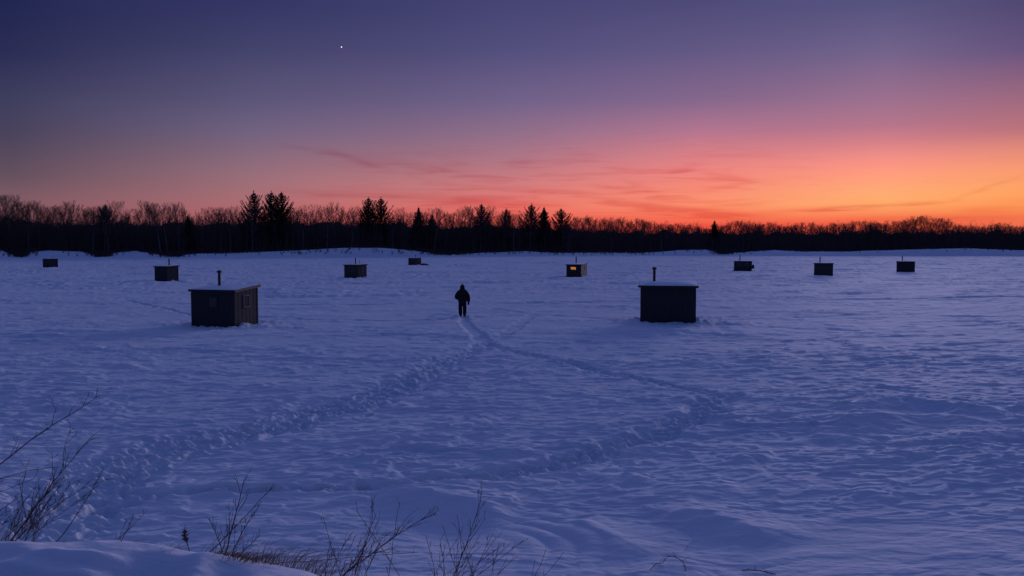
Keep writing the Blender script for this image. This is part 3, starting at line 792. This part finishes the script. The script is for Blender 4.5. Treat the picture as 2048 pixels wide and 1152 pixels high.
# ------------------------------------------------------------------ bare trees of the far wood
def bare_tree_mesh(seed, H=20.0, spread=0.34, first=0.30, fan=0.5):
    """trunk dissolving into limbs whose twigs fill a rounded, uneven crown"""
    rnd = random.Random(seed)
    trunk, crown = [], []
    cz, rz, rx = H * .60, H * .40, H * spread
    ph = [rnd.uniform(0, 6.28) for _ in range(4)]
    def room(p, d):
        """distance from p along d to the crown's outline"""
        t = 0.0
        for _ in range(24):
            q = p + d * t
            a = math.atan2(q.y, q.x)
            k = 1 + .13 * math.sin(2 * a + ph[0]) + .10 * math.sin(3 * a + ph[1] + q.z * .25) + .08 * math.sin(5 * a + ph[2] - q.z * .5)
            if (q.x ** 2 + q.y ** 2) / (rx * k) ** 2 + ((q.z - cz) / (rz * (1 + .08 * math.sin(3 * a + ph[3])))) ** 2 > 1 and t > .3: break
            t += H * .03
        return t
    def branch(p, d, L, r, lvl):
        ns = (6, 4, 3, 2, 1)[lvl]
        pts = [p.copy()]; dirs = []
        dd = d.copy()
        for i in range(ns):
            wob = (0.04, .10, .15, .2, .25)[lvl]
            dd = (dd + Vector((rnd.gauss(0, wob), rnd.gauss(0, wob), rnd.gauss(0, wob * .5) + (0.0, .05, .07, .06, .05)[lvl]))).normalized()
            q = pts[-1] + dd * (L / ns)
            end = .55 if lvl == 0 else .8
            (trunk if lvl == 0 else crown).append((*pts[-1], *q, r * (1 - end * i / ns), r * (1 - end * (i + 1) / ns)))
            pts.append(q); dirs.append(dd.copy())
        if lvl == 4: return
        nch = (12, 6, 5, 4)[lvl]
        for k in range(nch):
            u = (k + rnd.random()) / nch
            t = first + (1 - first) * u if lvl == 0 else .15 + .85 * u
            x = min(t, .999) * ns; i = int(x)
            b = pts[i].lerp(pts[i + 1], x - i)
            if lvl == 0:
                a = k * 2.4 + rnd.uniform(-.4, .4); el = R(18 + 62 * u * (.6 + fan * .8) + rnd.uniform(-10, 12))
                el = min(el, R(86))
                nd = Vector((math.cos(a) * math.cos(el), math.sin(a) * math.cos(el), math.sin(el)))
                cl = room(b, nd) * rnd.uniform(.80, 1.0)
            else:
                ax = dirs[i].cross(Vector((rnd.gauss(0, 1), rnd.gauss(0, 1), rnd.gauss(0, 1)))).normalized()
                nd = Matrix.Rotation(rnd.uniform(.35, .8), 3, ax) @ dirs[i]
                nd.z += .18; nd.normalize()
                cl = min(L * rnd.uniform(.40, .62) * (1.1 - .35 * t), max(room(b, nd) * rnd.uniform(.8, 1.05), .5))
            branch(b, nd, cl, max(r * (.40 if lvl == 0 else .46), .012), lvl + 1)
    branch(Vector((0, 0, -.3)), Vector((rnd.gauss(0, .03), rnd.gauss(0, .03), 1)).normalized(), H * .66, H * .0115, 0)
    T, C = np.array(trunk), np.array(crown)
    top = np.sort(C[:, 5])[-6]
    k = H / top
    T *= k; C *= k
    C = C[C[:, 5] < H * 1.02]
    C[:, 6:] = np.maximum(C[:, 6:], .0145)
    return mesh_np('trunk', *sticks(T, 7), None, True), mesh_np('crown', *sticks(C, 3), None)
protos = [bare_tree_mesh(s, 20.0, sp, fi, up) for s, sp, fi, up in
          ((1, .30, .34, .5), (2, .36, .40, .4), (3, .25, .34, .7), (4, .32, .42, .6), (5, .20, .30, .8), (6, .38, .36, .35), (7, .27, .46, .55), (8, .33, .34, .65))]
for i, (t, c) in enumerate(protos):
    t.materials.append(M_PALE if i in (1, 3) else M_BARK); c.materials.append(M_TWIG)

def pine_mesh(seed, H=26.0, shape='pine'):
    """trunk and needle-clad crown; upswept whorls with gaps between them"""
    rnd = random.Random(seed)
    trunk = [(0, 0, -.3, 0, 0, H * .5, H * .012, H * .008), (0, 0, H * .5, 0, 0, H * .985, H * .008, .04)]
    limbs, T = [], []
    def leaf(p, s):
        a = Vector((rnd.gauss(0, 1), rnd.gauss(0, 1), rnd.gauss(0, 1))).normalized()
        b = a.cross(Vector((rnd.gauss(0, 1), rnd.gauss(0, 1), rnd.gauss(0, 1) + .2))).normalized()
        T.append((p + a * s, p - a * s * .5 + b * s * .38, p - a * s * .5 - b * s * .38))
    step = 1.05 if shape != 'spruce' else .62
    hh = H * .12
    while hh < H - .8:
        u_ = H - hh
        if shape == 'pine': rad = .92 * (u_ * .72) ** .74
        elif shape == 'round': rad = 1.25 * (u_ * .72) ** .66
        else: rad = .58 * (u_ * .9) ** .74
        rad = min(rad * 1.28 * min(1, (u_ / 4.0) ** .6), 6.2) * rnd.uniform(.72, 1.12)
        nb = 6 if shape != 'spruce' else 7
        off = rnd.uniform(0, 6.28)
        for b in range(nb):
            a = off + 6.283 * b / nb + rnd.uniform(-.3, .3)
            L = rad * rnd.uniform(.65, 1.15)
            up0, up1 = (.12, .78) if shape != 'spruce' else (-.05, .38)
            p = Vector((0, 0, hh)); ns = 5
            for i in range(ns):
                t = (i + 1) / ns
                q = Vector((math.cos(a) * L * t ** .9, math.sin(a) * L * t ** .9, hh + L * (up0 * t + up1 * t * t)))
                limbs.append((*p, *q, .05 * (1.2 - t) + .012, .05 * (1 - t) + .012))
                m = max(2, int(L / ns * 30))
                for _ in range(m):
                    c = p.lerp(q, rnd.random())
                    sp = .07 + .15 * math.sin(math.pi * min(t * .85 + .1, 1))
                    c = c + Vector((rnd.gauss(0, sp), rnd.gauss(0, sp), rnd.gauss(.05, sp * .7)))
                    leaf(c, rnd.uniform(.22, .42))
                p = q
        hh += step * rnd.uniform(.8, 1.2)
    for _ in range(70):
        u_ = rnd.uniform(.0, 1.6); leaf(Vector((rnd.gauss(0, .05 + .16 * u_), rnd.gauss(0, .05 + .16 * u_), H - u_)), .22)
    V, F = sticks(limbs, 3)
    tr = mesh_np('trunk', *sticks(trunk, 8), M_BARK, True)
    TV = np.array([[tuple(v) for v in t] for t in T]).reshape(-1, 3)
    n0 = len(V)
    TF = n0 + np.arange(len(TV)).reshape(-1, 3)
    me = bpy.data.meshes.new('crown')
    me.from_pydata(np.concatenate([V, TV]).tolist(), [], [tuple(f) for f in F.tolist()] + [tuple(f) for f in TF.tolist()])
    me.materials.append(M_NEEDLE)
    return tr, me
pine_p = [pine_mesh(21), pine_mesh(22), pine_mesh(23, shape='round'), pine_mesh(24, shape='spruce'), pine_mesh(25, shape='spruce'), pine_mesh(26)]
def put_tree(name, proto, px, top_py, back, wscale, label, cat, group, H0, rz=None):
    e, c, zc = shore(px)
    y = float(e) + back
    x = (px - 1024) / FPX * y
    z0 = snow_z(x, y)
    ztop = CAM_H + (492 - top_py) * y / FPX
    s = (ztop - z0) / H0
    o = empty(name, (x, y, z0 - .1), random.uniform(0, 6.28) if rz is None else rz)
    o.scale = (s * wscale, s * wscale, s)
    tag(o, label, cat, group)
    link('trunk', proto[0], o); link('crown', proto[1], o)
    return o
G_PINE = 'evergreens rising above the far treeline'
pines = [  # px, top py, prototype, setback, width, label
    (510, 381, 0, 24, 1.0, 'tall pine with upswept branches, leftmost of the three tallest evergreens'),
    (545, 381, 1, 22, .95, 'tall narrow pine in the middle of the three tallest evergreens'),
    (565, 383, 5, 26, 1.05, 'tall pine with outspread right side, rightmost of the three tallest evergreens'),
    (738, 393, 1, 24, 1.0, 'tall pine, left one of the close pair left of centre'),
    (763, 393, 0, 25, 1.08, 'tall broad pine, right one of the close pair left of centre'),
    (963, 407, 5, 24, 1.05, 'dark conical evergreen standing just right of the walker, above the bare trees'),
    (1013, 415, 1, 28, .85, 'small dark evergreen halfway between the conical evergreen and the tallest centre pine'),
    (1063, 406, 0, 24, 1.12, 'tall conical pine, tallest in the centre above the lit hut'),
    (1088, 413, 4, 27, 1.1, 'slim spruce tucked against the tallest centre pine'),
    (1122, 416, 2, 26, 1.15, 'broad round topped pine at the right end of the taller trees'),
    (1428, 440, 3, 36, 1.15, 'lone small spruce poking above the low treeline in front of the orange glow'),
    (838, 413, 4, 26, 1.0, 'slim dark evergreen behind the far tiny hut'),
    (214, 408, 2, 26, 1.0, 'dark rounded evergreen among the bare trees at left'),
    (378, 430, 3, 24, 1.0, 'short dark spruce among bare trees left of the tall pines'),
    (865, 428, 3, 27, 1.2, 'short dark spruce right of the slim evergreen behind the tiny hut'),
]
for px, ty, pi, bk, ws, lab in pines:
    put_tree('pine_tree' if pi in (0, 1, 2, 5) else 'spruce_tree', pine_p[pi], px, ty, bk, ws, lab, 'tree', G_PINE, 26.0)

top_prof = [(-120, 392), (0, 384), (18, 388), (42, 390), (60, 400), (90, 398), (120, 404), (146, 400), (165, 410), (185, 408), (237, 400), (262, 418), (290, 399), (318, 401), (345, 400), (375, 408), (395, 416), (420, 414), (437, 408), (460, 407), (485, 410), (590, 408), (615, 409), (650, 408), (672, 403), (695, 405), (715, 412), (790, 412), (815, 416), (862, 414), (882, 410), (905, 420), (930, 410), (945, 416), (985, 410), (1035, 418), (1150, 431), (1175, 430), (1200, 436), (1215, 432), (1250, 434), (1290, 440), (1300, 438), (1340, 443), (1380, 444), (1410, 452), (1460, 440), (1500, 441), (1530, 444), (1560, 446), (1600, 445), (1640, 445), (1700, 443), (1720, 440), (1760, 444), (1800, 437), (1820, 433), (1850, 430), (1870, 436), (1885, 436), (1900, 440), (1940, 447), (1970, 447), (2000, 446), (2048, 449), (2200, 447)]
tp_x, tp_y = np.array(top_prof).T
named = [(18, 'tall bare tree with spreading crown at the far left edge of the treeline', 1), (146, 'bare rounded tree standing alone between two dips of the left treeline', 5),
         (290, 'bare vase shaped tree showing its fan of limbs against the pink sky', 0), (237, 'bare domed tree just right of the dark rounded evergreen', 1),
         (672, 'tallest bare tree between the three tallest pines and the close pair of pines', 3), (930, 'bare domed tree above the walker\'s hood', 5),
         (1850, 'bare tree forming the highest hump of the right treeline', 1), (985, 'bare tree directly right of the dark conical evergreen', 3)]
used = []
for px, lab, pi in named:
    e = 24 if px < 1150 else 40
    put_tree('bare_tree', protos[pi], px, float(np.interp(px, tp_x, tp_y)), e, 1.05, lab, 'tree', 'bare trees along the far shore', 20.0)
    used.append(px)
px = -70.0
G_BARE = 'bare trees along the far shore'
n_bare = 0
while px < 2120:
    if all(abs(px - u) > 6 for u in used):
        ty = float(np.interp(px, tp_x, tp_y)) + random.choice((random.uniform(-1.5, 3), random.uniform(2, 9), random.uniform(6, 16)))
        if px > 1145: ty = float(np.interp(px, tp_x, tp_y)) + random.uniform(-2, 6)
        e = random.uniform(12, 44) if px < 1145 else random.uniform(22, 75)
        lab = 'bare leafless tree in the tall left half of the far wood' if px < 1145 else 'bare leafless tree in the low right half of the far wood'
        put_tree('bare_tree', random.choice(protos), px, ty, e, random.uniform(.8, 1.15) * (1.0 if px < 1145 else 1.45), lab, 'tree',
                 G_BARE + (', left half' if px < 1145 else ', right half'), 20.0)
        n_bare += 1
    px += random.uniform(8.5, 14.5) if px < 1145 else random.uniform(7.0, 11.0)

# the dense rest of the wood: crowded stems and brush, nobody could count them
dark_prof = [(-300, 445), (0, 440), (90, 446), (300, 447), (480, 444), (560, 446), (760, 448), (900, 452), (1100, 452), (1160, 457), (1400, 458), (1700, 457), (2048, 459), (2400, 458)]
dp_x, dp_y = np.array(dark_prof).T
dp_y = dp_y - np.interp(dp_x, [1000, 1300], [11.0, 3.0])
DKN = RNG.normal(0, 1, 400)
def dark(px):
    return float(np.interp(px, dp_x, dp_y)) + 3.2 * float(np.interp(px / 17.0 + 30, np.arange(400), DKN)) + 2.2 * float(np.interp(px / 5.0 + 60, np.arange(400), DKN) if px < 1600 else np.interp((px - 1500) / 5.0 + 60, np.arange(400), DKN))
segs = []
for _ in range(21000):
    px = random.uniform(-160, 2210)
    e, c, zc = shore(px)
    y = float(e) + (random.uniform(15, 95) if px < 1145 else random.uniform(20, 110))
    x = (px - 1024) / FPX * y
    z0 = snow_z(x, y)
    zt_ = CAM_H + (492 - (dark(px) + random.gauss(2, 6))) * y / FPX
    h = max(2.0, (zt_ - z0) * (random.random() ** .45))
    r = random.uniform(.05, .13)
    lx, ly = random.gauss(0, .06), random.gauss(0, .06)
    p = np.array([x, y, z0 - .2]); q = p + np.array([lx * h, ly * h, h])
    segs.append((*p, *q, r, .03))
    for k in range(9):
        t = random.uniform(.12, 1.0); b = p + (q - p) * t; L = random.uniform(.8, 2.6)
        a = random.uniform(0, 6.28); u = random.uniform(.35, 1.0)
        segs.append((*b, b[0] + math.cos(a) * L * .7, b[1] + math.sin(a) * L * .7, b[2] + L * u, .045, .02))
V, F = sticks(segs, 3)
fw = link('far_wood', mesh_np('far_wood', V, F, M_TWIG))
tag(fw, 'dense dark mass of stems and brush filling the far wood', 'wood', kind='stuff')
# rising ground deep in the wood
V, F = [], []
nx, rows = 700, [(70, -1.0), (84, .45), (98, .78), (114, .92), (150, 1.0), (260, 1.05)]
for j, (bk, hf) in enumerate(rows):
    for i in range(nx + 1):
        px = -900 + 3900 * i / nx
        e, c, zc = shore(px)
        y = float(e) + bk + 10
        zt_ = CAM_H + (492 - (dark(px) + 9.0)) * (float(e) + 124) / FPX
        nn = random.uniform(-.35, .5)
        V.append(((px - 1024) / FPX * y, y, zt_ * hf + (nn if hf > 0 else 0)))
        if j and i < nx: F.append(((j - 1) * (nx + 1) + i, (j - 1) * (nx + 1) + i + 1, j * (nx + 1) + i + 1, j * (nx + 1) + i))
hl = link('hills', mesh_np('hills', V, F, M_WOOD, False))
tag(hl, 'dark rising ground deep in the wood', 'hills', kind='structure')

# brush tufts at the foot of the wood
segs = []
for _ in range(1700):
    px = random.choice((random.uniform(0, 2048), random.gauss(45, 12), random.gauss(205, 12), random.gauss(345, 18), random.gauss(890, 25), random.gauss(1445, 14), random.uniform(560, 1300)))
    e, c, zc = shore(px)
    y = float(e) + random.uniform(2, 16); x = (px - 1024) / FPX * y
    z0 = snow_z(x, y)
    for k in range(7):
        a = random.uniform(0, 6.28); L = random.uniform(.4, 1.5)
        segs.append((x, y, z0 - .1, x + math.cos(a) * L * .6, y + math.sin(a) * L * .6, z0 + L, .05, .02))
V, F = sticks(segs, 3)
tag(link('shore_brush', mesh_np('shore_brush', V, F, M_TWIG)), 'low dark brush poking through the snow along the far shore', 'brush', kind='stuff')

# ------------------------------------------------------------------ dead weeds and shrubs on the near bank
def stem_mesh(p, q, r, nb, bl, seed, bend=.022, sub=3, spread=.75, t0=.25, updir=Vector((0, 0, 1))):
    rnd = random.Random(seed); segs = []
    def run(a, b, ra, rb, n, bend_):
        d = b - a; L = d.length
        side = d.cross(Vector((0, 1, 0))).normalized()
        k1, k2 = rnd.gauss(0, bend_) * L, rnd.gauss(0, bend_) * L
        pts = []
        for i in range(n + 1):
            t = i / n
            pts.append(a + d * t + side * (k1 * math.sin(math.pi * t)) + Vector((0, 1, 0)) * (k2 * math.sin(math.pi * t)) + Vector((rnd.gauss(0, .0035), rnd.gauss(0, .0035), rnd.gauss(0, .0035))) * L * (0 < i < n))
        for i in range(n):
            segs.append((*pts[i], *pts[i + 1], ra + (rb - ra) * i / n, ra + (rb - ra) * (i + 1) / n))
        return pts
    main = run(p, q, r, .0018, 9, bend)
    D = (q - p); L0 = D.length; D = D.normalized()
    def off(d, ang):
        ax = d.cross(Vector((rnd.gauss(0, 1), rnd.gauss(0, .6), rnd.gauss(0, 1)))).normalized()
        v = Matrix.Rotation(ang, 3, ax) @ d
        v += updir * .25
        return v.normalized()
    for k in range(nb):
        t = t0 + (1 - t0) * (k + rnd.random()) / nb
        i = min(int(t * 9), 8); b = main[i].lerp(main[i + 1], t * 9 - i)
        L = bl * rnd.uniform(.45, 1.35) * (1.25 - .65 * t)
        dd = off(D, rnd.uniform(.28, spread * .8))
        br = run(b, b + dd * L, max(r * .34, .0016), .0009, 5, .04)
        for m in range(rnd.randint(max(sub - 2, 0), sub)):
            u = rnd.uniform(.2, .95); j = min(int(u * 5), 4); c = br[j].lerp(br[j + 1], u * 5 - j)
            d2 = off(dd, rnd.uniform(.3, .8)); l2 = L * rnd.uniform(.18, .45)
            tw = run(c, c + d2 * l2, .0018, .001, 3, .08)
            if rnd.random() < .6:
                d3 = off(d2, rnd.uniform(.3, .8)); run(tw[2], tw[2] + d3 * l2 * .5, .0014, .0009, 2, .05)
    return sticks(segs, 5)
def shrub(name, label, stems, ydist, cat='shrub', group=None):
    p0 = at_y(stems[0][0], stems[0][1], ydist)
    root = empty(name, p0)
    root.location.z = p0.z
    tag(root, label, cat, group)
    for i, (x0, y0, x1, y1, r, nb, bl, sub) in enumerate(stems):
        jy = random.uniform(-.25, .25)
        a = at_y(x0, y0, ydist + jy * .3); b = at_y(x1, y1, ydist + jy)
        # root the stem in the snow below its visible foot
        zs = snow_z(a.x, a.y)
        if a.z > zs - .03:
            dd = (a - b).normalized(); k = min((a.z - zs + .05) / max(-dd.z, .25), 1.6)
            a = a + dd * k
        V, F = stem_mesh(a - p0, b - p0, r * .78, max(2, int(nb * .80)), bl, hash((name, i, int(x0))) % 9999 if False else int(x0 * 7 + i * 13 + y1), sub=sub)
        link('stem', mesh_np('stem', V, F, M_STEM, True), root)
    return root
def thicket(x0, x1, yb, n, hmin, hmax, lean=.5, r=.0022, seed=1):
    rnd = random.Random(seed); out = []
    for _ in range(n):
        x = rnd.uniform(x0, x1); h = rnd.uniform(hmin, hmax)
        out.append((x, yb + rnd.uniform(-2, 6), x + h * rnd.gauss(lean, .35), yb - h, r * rnd.uniform(.7, 1.2), rnd.randint(3, 6), .16, 2))
    return out
G_SH = 'dead weeds and shrubs on the near snow bank'
shrub('dead_shrub', 'dead shrub with one long bare stem slanting up from the left edge of the frame', [
    (-60, 990, 200, 790, .010, 15, .22, 2), (-30, 968, 118, 934, .006, 8, .20, 2), (-50, 1010, 66, 958, .005, 7, .20, 2), (-70, 1075, 30, 1000, .005, 9, .22, 3), (-40, 1085, 30, 1020, .004, 8, .2, 3)], 5.9, group=G_SH)
shrub('dead_shrub', 'thick dead shrub with a dense tangle of twigs at lower left', [
    (18, 1090, 160, 898, .010, 20, .34, 3), (22, 1090, 172, 972, .006, 14, .30, 3)] + thicket(-10, 70, 1088, 22, 40, 125, .75, .0024, 3), 5.8, group=G_SH)
shrub('dead_weed', 'single straight bare stalk leaning right beside the tangled shrub', [(107, 1090, 207, 936, .0055, 5, .10, 1)], 5.7, 'weed', G_SH)
shrub('dead_weed', 'small forked twig leaning right out of the snow crest', [(217, 1096, 281, 1036, .005, 8, .14, 2), (232, 1098, 250, 1066, .003, 4, .08, 1)], 5.6, 'weed', G_SH)
sw = shrub('seed_head_weed', 'short weed with a fat dry seed head standing on the crest', [(381, 1113, 368, 1054, .005, 7, .05, 1)], 5.5, 'weed', G_SH)
hp = at_y(369, 1062, 5.5) - sw.location
segs = []
for _ in range(70):
    t = random.random(); b = hp + Vector((random.gauss(0, .006) + .01 * t, random.gauss(0, .006), -.08 * t))
    segs.append((*b, *(b + Vector((random.gauss(0, .012), random.gauss(0, .012), random.uniform(.005, .02)))), .0035, .0015))
link('seed_head', mesh_np('seed_head', *sticks(segs, 4), M_STEM), sw)
shrub('dead_shrub', 'slender shrub with a tall forked stem in the brown grass of the crest', [
    (448, 1115, 487, 962, .0075, 12, .20, 2), (476, 1042, 549, 966, .005, 7, .12, 1), (462, 1120, 502, 1034, .006, 11, .16, 3), (446, 1110, 418, 1036, .005, 8, .10, 2), (440, 1110, 462, 1040, .004, 6, .12, 2), (470, 1120, 520, 1070, .003, 8, .14, 2)], 5.45, group=G_SH)
shrub('dead_shrub', 'wide branching shrub with one thick limb reaching right, left of bottom centre', [
    (708, 1150, 853, 1034, .010, 20, .30, 3), (656, 1150, 662, 1080, .006, 8, .14, 3), (661, 1085, 645, 1030, .004, 6, .10, 2), (718, 1144, 752, 1030, .008, 16, .24, 3), (668, 1150, 700, 1070, .005, 10, .18, 3),
    (690, 1150, 730, 1090, .004, 9, .16, 3), (790, 1085, 800, 1005, .004, 7, .12, 2), (745, 1110, 838, 1104, .004, 7, .14, 2), (735, 1060, 712, 1020, .004, 6, .12, 2)] + thicket(665, 740, 1150, 12, 30, 80, .4, .0021, 8), 6.4, group=G_SH)
shrub('dead_shrub', 'upright twiggy shrub at bottom centre with its tallest stem pointing up right', [
    (892, 1156, 962, 1000, .010, 22, .30, 3), (864, 1156, 852, 1072, .005, 8, .14, 3), (945, 1156, 1048, 1080, .007, 16, .22, 3), (915, 1156, 960, 1070, .005, 12, .20, 3), (935, 1156, 985, 1068, .005, 11, .18, 3),
    (905, 1120, 885, 1050, .004, 8, .14, 2), (930, 1070, 914, 1030, .004, 5, .10, 2), (885, 1156, 880, 1080, .004, 8, .14, 3)] + thicket(870, 1000, 1154, 14, 30, 80, .5, .0021, 5), 6.3, group=G_SH)
shrub('dead_weed', 'faint thin weed right of the upright twiggy shrub', [(1078, 1158, 1128, 1104, .0035, 6, .10, 2), (1070, 1158, 1092, 1098, .003, 5, .08, 1), (1062, 1158, 1070, 1120, .003, 4, .08, 1)], 6.3, 'weed', G_SH)

# dry grass fringing the crest
segs = []
rnd = random.Random(4)
def blade(px, py, y, h, lean):
    a = at_y(px, py, y); z = snow_z(a.x, a.y); a.z = min(a.z, z + .03) - .02
    dx_ = h * lean * rnd.uniform(.5, 1.3); b = a + Vector((dx_ * .4, rnd.gauss(0, .03), h * .65)); c = b + Vector((dx_ * .7, rnd.gauss(0, .03), h * .28))
    segs.append((*a, *b, .0016, .0012)); segs.append((*b, *c, .0012, .0005))
crest = lambda px: np.interp(px, [200, 300, 430, 500, 560, 600, 650], [1094, 1106, 1114, 1120, 1124, 1134, 1150])
for _ in range(420):      # matted short blades
    px = rnd.choice((rnd.gauss(455, 22), rnd.uniform(415, 520), rnd.gauss(500, 30)))
    blade(px, crest(px), 5.32 + rnd.uniform(-.05, .35), rnd.uniform(.025, .075), rnd.uniform(.2, 1.6))
for _ in range(330):      # loose curling wisps
    px = rnd.choice((rnd.uniform(400, 660), rnd.uniform(520, 650), rnd.uniform(230, 350)))
    blade(px, crest(px), 5.35 + rnd.uniform(0, .6), rnd.uniform(.06, .20) * (1.0 if px > 400 else .5), rnd.uniform(.2, 1.5))
V, F = sticks(segs, 3)
tag(link('dry_grass', mesh_np('dry_grass', V, F, M_GRASS)), 'brown dry grass fringing the crest of the near snow bank', 'grass', kind='stuff')

# fallen twigs on the snow at the bottom edge
def fallen(label, pts, r, seed):
    rnd = random.Random(seed)
    P = []
    for (px, py, h) in pts:
        gx_, gy_ = ground(px, py); P.append(Vector((gx_, gy_, snow_z(gx_, gy_) + h)))
    root = empty('fallen_twig', P[0]); tag(root, label, 'twig', G_SH)
    segs = []
    for a, b in zip(P, P[1:]):
        segs.append((*(a - P[0]), *(b - P[0]), r, r * .8))
        m = a.lerp(b, .5) - P[0]
        segs.append((*m, m[0] + rnd.gauss(0, .04), m[1] + rnd.gauss(0, .04), m[2] + rnd.uniform(.03, .08), r * .7, r * .3))
    link('stem', mesh_np('stem', *sticks(segs, 6), M_STEM), root)
fallen('small knobbly curled twig lying on the snow at the bottom edge', [(1300, 1151, .0), (1312, 1146, .05), (1325, 1140, .03), (1334, 1136, .08), (1345, 1137, .10), (1358, 1139, .08), (1368, 1142, .03), (1372, 1150, .0)], .0042, 2)
fallen('straight dark stick lying on the snow at the bottom edge', [(1484, 1146, .02), (1500, 1147, .03), (1520, 1149, .02), (1552, 1153, .0)], .0065, 6)

# ------------------------------------------------------------------ the evening star
d = Vector(ray(683, 94)).normalized()
bm = bmesh.new(); bmesh.ops.create_icosphere(bm, subdivisions=2, radius=3.8)
st = link('evening_star', bm_mesh('evening_star', bm, mat('starlight', (1, 1, 1), emit=((1.0, .96, .9), 1.6))))
st.location = Vector((0, 0, CAM_H)) + d * 6000.0
tag(st, 'single bright evening star high in the dusk sky', 'star')
